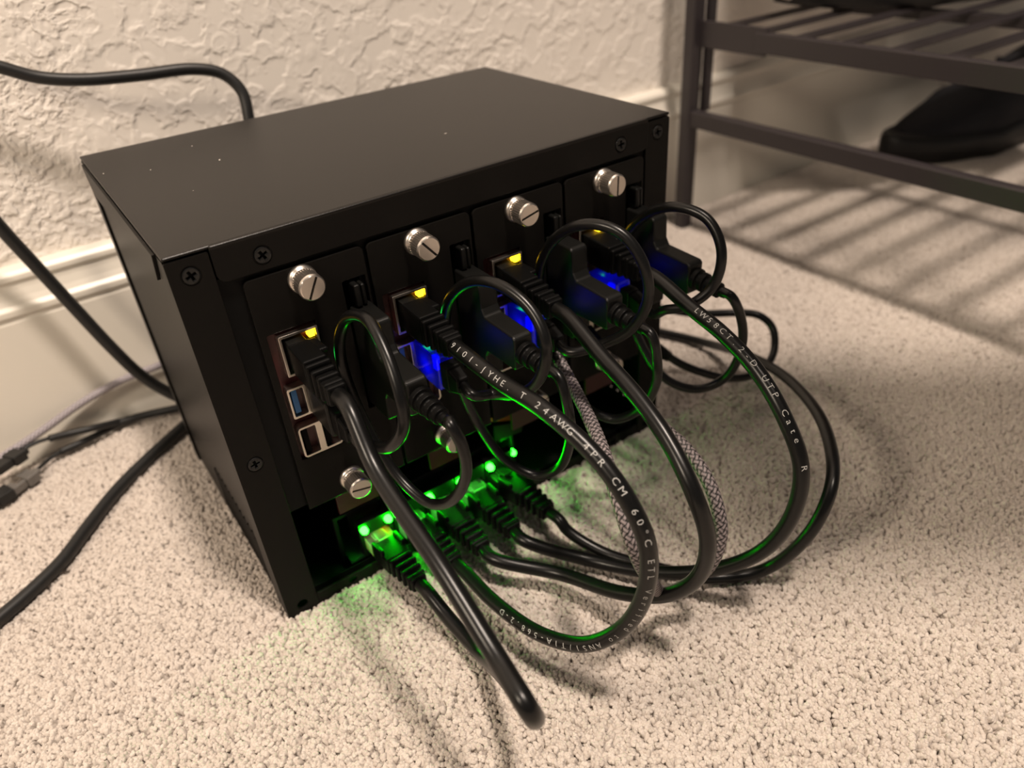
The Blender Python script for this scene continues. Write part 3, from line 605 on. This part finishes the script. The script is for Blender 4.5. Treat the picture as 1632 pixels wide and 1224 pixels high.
# added unseen table-shaped blocker right of the view; its top shades the carpet
ct = empty('added_shade_table', (850, -560, 0), 'added narrow table-shaped shadow caster out of view, right of the rack', 'table')
def uv_(u, n, z): return Vector((.76*u+.65*n, -.65*u+.76*n, z))
def slab(u0, u1, n0, n1, z0, z1, name, bev=2):
    vs = [uv_(u, n, z) for u in (u0, u1) for n in (n0, n1) for z in (z0, z1)]
    mb = MB(); mb.add(vs, [(0,1,3,2), (4,6,7,5), (0,4,5,1), (2,3,7,6), (0,2,6,4), (1,5,7,3)]); mb.build(name, M_rack, ct, bev)
slab(235, 1090, -38, 92, 492, 510, 'shade_slab', 4); slab(1040, 1075, -10, 62, 20, 492, 'post', 3); slab(820, 1090, -38, 92, -2, 20, 'base', 4)
# ------------------------------------------------------------------ shoes
def shoe(label, x, y, z, yaw, solem, length=265):
    root = empty('shoe', (x, y, z), label, 'shoe'); M = Matrix.Translation((x, y, z)) @ Matrix.Rotation(yaw, 4, 'Z')
    def outline(t, k=1):                                        # half-width along the length, toe at t = 0
        return k*(46*math.sin(PI*min(t/.62, 1)*.5)**.55 if t < .31 else 46-10*math.sin(PI*(t-.31)/.6)**1 if t < .75 else 38*math.sqrt(max(0, 1-((t-.75)/.26)**2)))
    ts = [0.0]+[.5-.5*math.cos(PI*i/22) for i in range(1, 22)]+[1.0]
    mb = MB(M); rings = []
    for (zz, g) in ((0, -2), (4, 2), (18, 3), (24, 1)):
        ring = [(length*t, -(outline(t)+g if 0 < t < 1 else 0), zz+ (7*(1-t/.25)**2 if t < .25 else 0)) for t in ts]+[(length*t, outline(t)+g if 0 < t < 1 else 0, zz+(7*(1-t/.25)**2 if t < .25 else 0)) for t in ts[-2:0:-1]]
        rings.append(ring)
    n = len(rings[0]); vs = [p for r in rings for p in r]; fs = [(i*n+j, i*n+(j+1) % n, (i+1)*n+(j+1) % n, (i+1)*n+j) for i in range(3) for j in range(n)]
    mb.add(vs, fs, 0, True); mb.add(rings[0], [list(range(n))]); mb.add(rings[-1], [list(range(n))]); mb.build('sole', solem, root)
    mb = MB(M); vs = []; m = 15
    for t in ts:
        wd = max(outline(t)-2, .5) if 0 < t < 1 else .5; top = 34+30*min(1, max(0, (t-.05)/.4))**1.2+ (34*min(1, (t-.45)/.4) if t > .45 else 0); top *= .25+.75*min(1, (t/.1)**.5, ((1-t)/.04+.2)**.5)
        for q in range(m):
            a = PI*q/(m-1); vs.append((length*(.012+.976*t), -wd*math.cos(a)*(1-.25*(math.sin(a)**2)*(t > .4)), 22+(top-22)*math.sin(a)**.7))
    fs = [(i*m+j, i*m+j+1, (i+1)*m+j+1, (i+1)*m+j) for i in range(len(ts)-1) for j in range(m-1)]
    mb.add(vs, fs, 0, True); mb.build('upper', M_shoe, root)
    mb = MB(M); 
    for k in range(5):
        t = .36+k*.045; zt = 34+30*min(1, (t-.05)/.4)**1.2+(34*(t-.45)/.4 if t > .45 else 0)
        mb.box(length*t, length*t+5, -13, 13, zt-3.5, zt+.8)
    mb.build('laces', M_shoe, root, .8)
    return root
ps = A(1238, 22, z=152.6); qs = A(1632, 58, z=152.6)
s1 = shoe('black shoe with a white toe rim on the rack shelf', 482, 168, 152.6, -.46, M_soleb, 285)
mb = MB(Matrix.Translation((482, 168, 152.6)) @ Matrix.Rotation(-.46, 4, 'Z'))
tube(mb, [(3, -20, 14), (-1, -12, 15), (-3, 0, 16), (0, 13, 15), (12, 30, 12), (30, 40, 9)], 4.2, 10, 2); mb.build('toe_rim', M_sole, s1)['label'] = 'white rubber toe rim'
shoe('dark shoe on the carpet under the rack shelf', 640, 150, 0, -.12, M_soleb, 280)
for k, (xa, xb, lb) in enumerate(((444, 640, 'left added box on the upper rack shelf, unseen, shading the wall'), (655, 900, 'right added box on the upper rack shelf, unseen, shading the wall'))):  # out-of-view boxes added to darken the wall behind the rack
    root = empty('added_shade_box', ((xa+xb)/2, 110, 424.6), lb, 'box', 'added unseen boxes on the upper shelf')
    mb = MB(); mb.box(xa, xb, 52, 165, 424.2, 560); mb.build('box_body', M_rack, root, 2); mb = MB(); mb.box(xa-2, xb+2, 50, 167, 560.2, 578); mb.build('box_lid', M_shoe, root, 2)
